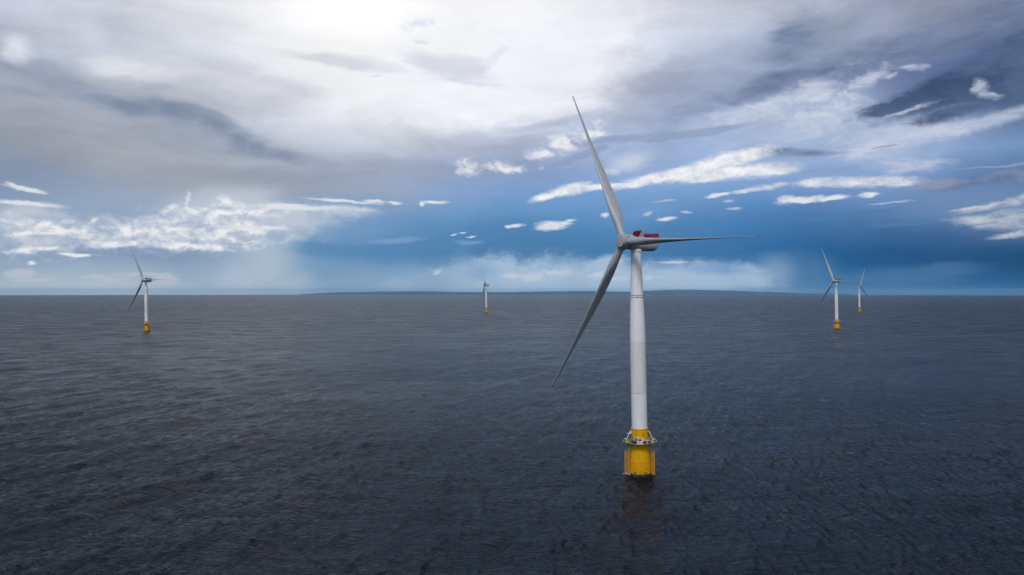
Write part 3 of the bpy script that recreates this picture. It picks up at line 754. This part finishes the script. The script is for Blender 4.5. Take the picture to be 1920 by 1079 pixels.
def layer(base, lst, color, noise, amp, e_in, e_out, op=1.0, vec=None):
    d = blobs(base, lst, vec if vec is not None else Pb)
    v = mm('MULTIPLY_ADD', mm('SUBTRACT', noise, .5), -amp, d)
    if e_in > .45 and e_out < 1.2: v = mm('MULTIPLY_ADD', mm('SUBTRACT', e4, .5), -.42, mm('MULTIPLY_ADD', mm('SUBTRACT', noise, .5), -.45, v)); e_in -= .42; e_out += .17
    f = mrange(v, e_in, e_out, op, 0.0, smooth=True)
    f = mm('MULTIPLY', f, front)
    return mix(f, base, color)

# soft dark belly of the overcast, upper left, and dark banks upper right
LAY([(40,118,80,16,10),(120,142,70,20,25),(175,178,60,18,20),(60,175,60,10,8)], lin((146,156,176)), e3, 1.5, .2, 1.5, .7, Pw)
LAY([(240,203,80,17,10),(310,213,80,22,8),(385,237,66,21,18),(440,260,50,18,16),(530,283,44,12,10),(480,272,40,12,10)], lin((112,127,152)), e3, 1.5, .05, 1.6, .8, Pw)
LAY([(1000,100,190,80,0),(1085,150,80,62,0),(1010,195,130,36,-4),(880,190,150,46,0),(760,170,160,60,0),(1130,60,90,50,-20)], lin((238,240,245)), e2, .7, .5, 1.16, .8)
LAY([(780,45,40,9,-10),(790,80,16,5,0),(930,105,22,10,-30),(905,130,24,8,-20),(900,158,46,5,4),(850,150,30,5,0),(705,142,14,4,-20)], lin((214,221,236)), e2, 2.2, .1, 1.3, .75)
LAY([(420,130,80,14,4),(530,165,60,14,4),(650,120,120,12,5),(860,130,70,20,10)], lin((190,195,210)), e3, 1.6, .3, 1.5, .55, Pw)
LAY([(45,90,45,22,0),(240,130,60,18,5),(290,150,60,16)], lin((228,230,235)), e3, 1.4, .2, 1.5, .6, Pw)
LAY([(1420,165,150,22,-14),(1560,130,130,24,-16),(1700,95,140,20,-20),(1860,40,90,20,-20),(1480,75,60,40,-30)], mix(mrange(e1, .35, .65), lin((96,112,145)), lin((124,137,166))), e3, 1.5, .3, 1.5, .78, Pw)
LAY([(700,310,180,20,4),(450,330,200,18,3),(900,262,150,16,4),(1010,235,60,10,-10)], lin((150,158,178)), e3, 1.4, .3, 1.5, .5, Pw)
tb = tex(Pw, .22, .45, 1.5, 5, .58, .2, off=(3, 8))
up = mrange(EL, 6, 11, 0, 1, smooth=True)
bill = mrange(tb.outputs['Fac'], .3, .7, -.14, .2)
amt = mm('MULTIPLY_ADD', up, .75, .3)
lumn = N('ShaderNodeRGBToBW'); L(base0, lumn.inputs[0])
amt = mm('MULTIPLY', amt, mrange(lumn.outputs[0], .55, .85, 1.0, .3))
bmul = mm('MULTIPLY_ADD', bill, amt, 1.0); OPS.append('billow')
# pale veil between the banks on the right
LAY([(1690,255,140,34,-10),(1560,225,120,26,-8),(1850,228,110,14,-10),(1400,215,120,20,-8),(1700,310,80,16,0),(1480,190,110,22,-22)], mix(mrange(e1, .35, .65), lin((168,182,210)), lin((204,211,226))), e1, 1.5, .4, 1.25, .75)
# dark clouds on the right
LAY([(1720,195,125,26,-8),(1840,165,140,44,-6),(1790,210,90,16,-8),(1660,212,60,12,-5),(1900,110,70,40,-15),(1760,160,120,20,-22)], mix(mrange(e3, .35, .65), lin((56,76,110)), lin((84,102,137))), e1, .9, .85, 1.15, .97)
LAY([(1880,332,100,15,-4),(1800,345,60,12,-4),(1920,320,60,14,0),(1505,288,75,7,2),(1460,284,60,7,0),(1400,290,50,6,0)], mix(mrange(e1, .35, .65), lin((78,100,138)), lin((122,138,168))), e1, .9, .6, 1.15, .85)
LAY([(1150,262,110,9,-4),(1260,256,80,7,-6),(1340,245,70,8,-8),(1090,292,60,8,-20),(1530,320,90,3,-2),(1640,235,14,5,0),(1660,274,25,2,-4),(1890,310,110,2.5,-2)], lin((140,156,188)), e1, 1.1, .5, 1.25, .75)
LAY([(1000,468,34,6,0),(1007,480,7,5,0),(920,472,30,5,0),(1690,421,70,5,0),(1590,404,90,6,-4)], lin((72,122,170)), e1, .5, .6, 1.2, .75)
# deep blue storm bases: soft above, sharp ragged lower edge against the pale gap
LAY([(700,476,110,20,2),(800,462,120,16,-4),(620,470,100,20,4)], lin((78,130,176)), e3, .6, .3, 1.2, .7)
LAY([(1000,532,190,52),(860,535,130,42,-14),(1160,530,130,44),(1130,500,60,22,-10),(1290,525,160,36),(930,500,60,24,0),(1400,520,60,26,8),(760,545,110,26,-6)], lin((166,190,214)), e2, .55, .76, 1.08, .93)
LAY([(800,530,90,32,-12),(690,548,120,40,0)], lin((134,162,192)), e2, .6, .5, 1.15, .8)
LAY([(745,452,70,7,-5),(880,455,30,5,0)], lin((122,158,198)), e1, 1.2, .3, 1.25, .7)
LAY([(1345,505,85,16,4),(1250,500,40,8),(900,510,40,20,0)], lin((120,158,198)), e3, 1.0, .2, 1.2, .75)
LAY([(1030,512,50,10,0),(1120,516,36,7,0),(1150,523,40,7,0),(1220,520,40,7),(1000,520,30,10),(1260,492,60,4),(815,512,14,7,-30),(960,520,20,8)], lin((196,207,216)), e2, 2.2, .1, .95, .75)
LAY([(1500,505,70,40,0),(1760,508,90,16,-3),(1700,520,120,22)], lin((72,116,160)), e3, .8, .3, 1.25, .6)
# rain shafts
LAY([(505,500,75,90,3),(540,540,80,50),(450,530,60,50)], lin((176,191,206)), e3, .5, .0, 1.1, .75, P0)
LAY([(870,515,34,46,-3),(925,520,22,44,2),(1450,515,50,46,4),(1080,530,40,36,3)], lin((150,178,206)), e3, .5, .0, 1.2, .5, P0)
# warm low clouds near the horizon, left
LAY([(195,522,70,5,2),(270,515,70,6,0),(310,523,30,10),(45,512,40,12,-10),(180,519,30,4),(300,532,40,6),(60,525,50,6)], lin((188,194,206)), e2, 1.6, .3, 1.0, .75)
# bright cumulus
LAY([(300,440,300,34,0),(60,440,100,50,0),(520,400,130,24,0),(350,415,120,30,-6)], mix(mrange(e2, .35, .65), lin((176,188,207)), lin((214,219,227))), e2, 1.3, .1, 1.2, .88)
white = mix(relief, lin((172,184,205)), lin((242,242,244)))
whiteL = mix(mrange(mm('ADD', mm('MULTIPLY', relief, .6), mm('MULTIPLY', e1, .6)), .35, .85), lin((172,186,207)), lin((236,237,239)))
LAY([(50,395,70,16,4),(30,410,70,16,6),(420,380,110,34,-6),(540,412,110,26,0),(640,395,80,14)], lin((190,198,212)), e3, .9, .2, 1.3, .8)
LAY([(120,428,130,15,6),(290,432,170,15,0),(440,428,120,15,0),(70,468,75,7,-6),(60,440,70,8),(230,458,100,9,-6),(370,462,120,9,0),(340,404,60,14,-16),(315,395,30,10,-30),(400,400,40,20,-10),(150,478,60,4,2),(60,492,12,5,-20),(420,450,90,9,3),(175,416,10,9,10)], whiteL, e2, .95, .62, 1.02, .95)
LAY([(440,395,30,18,-20),(480,398,60,10),(425,380,18,16,0),(352,378,5,22,0)], white, e2, .9, .5, 1.02, .85)
LAY([(50,355,45,4.5,10),(28,348,20,3.5,20),(60,382,66,5,3),(30,380,50,4),(560,389,135,6.5,0),(510,427,40,5.5,0),(470,428,60,6),(645,377,75,3.5,2),(700,377,22,3,4),(793,382,5,6,0),(815,379,28,3,0),(740,381,14,3,8)], lin((224,227,232)), e1, 1.0, .65, 1.1, .92)
LAY([(1055,268,66,24,-16),(1020,285,38,16,-10),(1110,250,50,18,-20),(885,316,38,17,8),(925,312,46,13),(960,318,60,9)], whiteL, e2, 1.9, .1, 1.12, .9)
LAY([(1180,305,50,22,-10),(1150,320,30,10)], lin((205,212,226)), e3, 1.2, .1, 1.2, .75)
LAY([(1060,358,52,11,-10),(1025,368,36,9,-14),(1130,350,60,7,-6),(1220,337,90,11,-10),(1290,320,80,13,-14),(1370,300,90,17,-12),(1360,325,150,15,-3),(1440,322,60,8,-4)], mix(relief, lin((208,214,225)), lin((245,245,247))), e1, .55, .78, 1.06, .96)
LAY([(1470,305,50,22,0)], lin((150,170,204)), e3, .8, .2, 1.2, .5)
LAY([(1035,424,36,8.5,-4),(1070,413,15,3,-4),(1057,418,20,5),(965,424,16,3.5,-10),(953,427,8,3),(1250,411,16,3.5,-6),(1135,403,8,4.5,0),(852,441,7,2.2,-8),(870,437,9,1.5,-4),(882,444,10,2,-2)], lin((222,226,234)), e1, 1.3, .6, 1.12, .92)
LAY([(1245,377,26,3.5,-6),(1365,377,14,3.5),(1375,391,18,3.5,-6),(1288,398,12,2,0),(1215,400,12,4,-20),(1660,381,35,3,-4),(1680,379,40,3)], lin((180,193,216)), e1, 1.6, .3, 1.15, .8)
LAY([(1620,341,100,12,1),(1530,343,50,9,-2),(1680,342,50,7,2),(1460,348,24,6,-4),(1400,357,30,5,-6),(1345,366,30,4,-10),(1440,351,20,6),(1505,375,50,8,-3),(1475,374,20,8),(1560,372,35,6,-4),(1630,366,22,5,-6)], mix(relief, lin((186,196,215)), lin((228,229,234))), e1, .6, .75, 1.06, .95)
LAY([(1760,345,60,11,-3)], lin((142,150,172)), e1, .8, .3, 1.1, .7)
LAY([(1880,383,80,7,-8),(1915,372,40,8,-10),(1830,389,50,3,-6),(1880,402,40,7,-8),(1865,424,50,7,-2),(1900,415,60,16,-2),(1900,440,60,8,-6),(1830,415,60,12)], mix(relief, lin((140,156,184)), lin((200,204,212))), e1, 1.0, .5, 1.1, .9)
# broken white patches along the lower edge of the dark bank
LAY([(1644,140,26,10,-18),(1668,142,20,7,-14),(1600,170,70,16,-22),(1545,182,55,14,-26),(1480,192,60,12,-20),(1450,192,50,12,0),(1705,127,36,5,6),(1838,164,20,12,30),(1848,178,26,10,20),(1520,205,80,16,-8),(1700,208,60,5,-14),(1560,200,70,18,-10),(1620,150,60,16,-22)], mix(relief, lin((160,174,203)), lin((208,214,228))), e2, 2.3, .0, 1.25, .72)
# nishita daylight shows a little through the thin places
sk = N('ShaderNodeTexSky', sky_type='NISHITA'); sk.sun_disc = False; sk.sun_elevation = R(SUN_EL); sk.sun_rotation = R(SUN_AZ); sk.altitude = 80
base_sky = cur
for op in OPS:
    cur = mix(1.0, cur, bmul, 'MULTIPLY') if op == 'billow' else layer(cur, op[0], *op[1])
bg = N('ShaderNodeBackground'); L(cur, bg.inputs[0]); bg.inputs[1].default_value = 1.0
# directions without separate clouds (behind, high overhead, below the horizon) take the cheap branch
cond = mm('MULTIPLY', mm('LESS_THAN', absaz, 60), mm('MULTIPLY', mm('GREATER_THAN', EL, -1.2), mm('LESS_THAN', EL, 32)))
bgb = N('ShaderNodeBackground'); L(mix(1.0, base_sky, bmul, 'MULTIPLY'), bgb.inputs[0]); bgb.inputs[1].default_value = 1.0
mt_ = N('ShaderNodeMixShader'); L(cond, mt_.inputs[0]); L(bgb.outputs[0], mt_.inputs[1]); L(bg.outputs[0], mt_.inputs[2]); tree = mt_.outputs[0]
bg1 = N('ShaderNodeBackground'); L(sk.outputs[0], bg1.inputs[0]); bg1.inputs[1].default_value = .0024
ms = N('ShaderNodeAddShader'); L(bg1.outputs[0], ms.inputs[0]); L(tree, ms.inputs[1])
out = N('ShaderNodeOutputWorld'); L(ms.outputs[0], out.inputs[0])
w.cycles.sampling_method = 'NONE'

# ------------------------------------------------------------------ haze, sun, camera
if HAZE:
    t = MB(); t.box((0, 0, (182 - 190) / 2), (96000, 96000, 372)); hz = t.build('haze', bpy.data.materials.new('haze_air'), None)
    hz['kind'] = 'stuff'; hm = hz.data.materials[0]; hm.use_nodes = True; hn = hm.node_tree; hn.nodes.clear()
    pv = node(hn, 'ShaderNodeVolumePrincipled'); pv.inputs['Color'].default_value = HAZE_COL; pv.inputs['Density'].default_value = HAZE; pv.inputs['Anisotropy'].default_value = 0
    ho = node(hn, 'ShaderNodeOutputMaterial'); hn.links.new(pv.outputs[0], ho.inputs['Volume'])
sun = bpy.data.lights.new('sun', 'SUN'); sun.energy = SUN_E; sun.angle = R(14); sun.color = (1, .965, .92)
so = bpy.data.objects.new('sun', sun); C.objects.link(so)
d = Vector((math.sin(R(SUN_AZ)) * math.cos(R(SUN_EL)), math.cos(R(SUN_AZ)) * math.cos(R(SUN_EL)), math.sin(R(SUN_EL))))
so.rotation_euler = (-d).to_track_quat('-Z', 'Y').to_euler(); so.location = (0, 0, 300)
cam = bpy.data.cameras.new('camera'); co = bpy.data.objects.new('camera', cam); C.objects.link(co); scene.camera = co
cam.sensor_width = 36; cam.lens = F / 1920 * 36; cam.clip_start = .5; cam.clip_end = 120000
co.location = (0, 0, CAM_H); co.rotation_euler = (R(90) + math.atan(6.5 / F), 0, 0)
scene.render.engine = 'CYCLES'
scene.view_settings.view_transform = 'Standard'; scene.view_settings.look = 'None'; scene.view_settings.exposure = 0; scene.view_settings.gamma = 1
scene.cycles.max_bounces = 6; scene.cycles.volume_bounces = 1; scene.cycles.glossy_bounces = 3
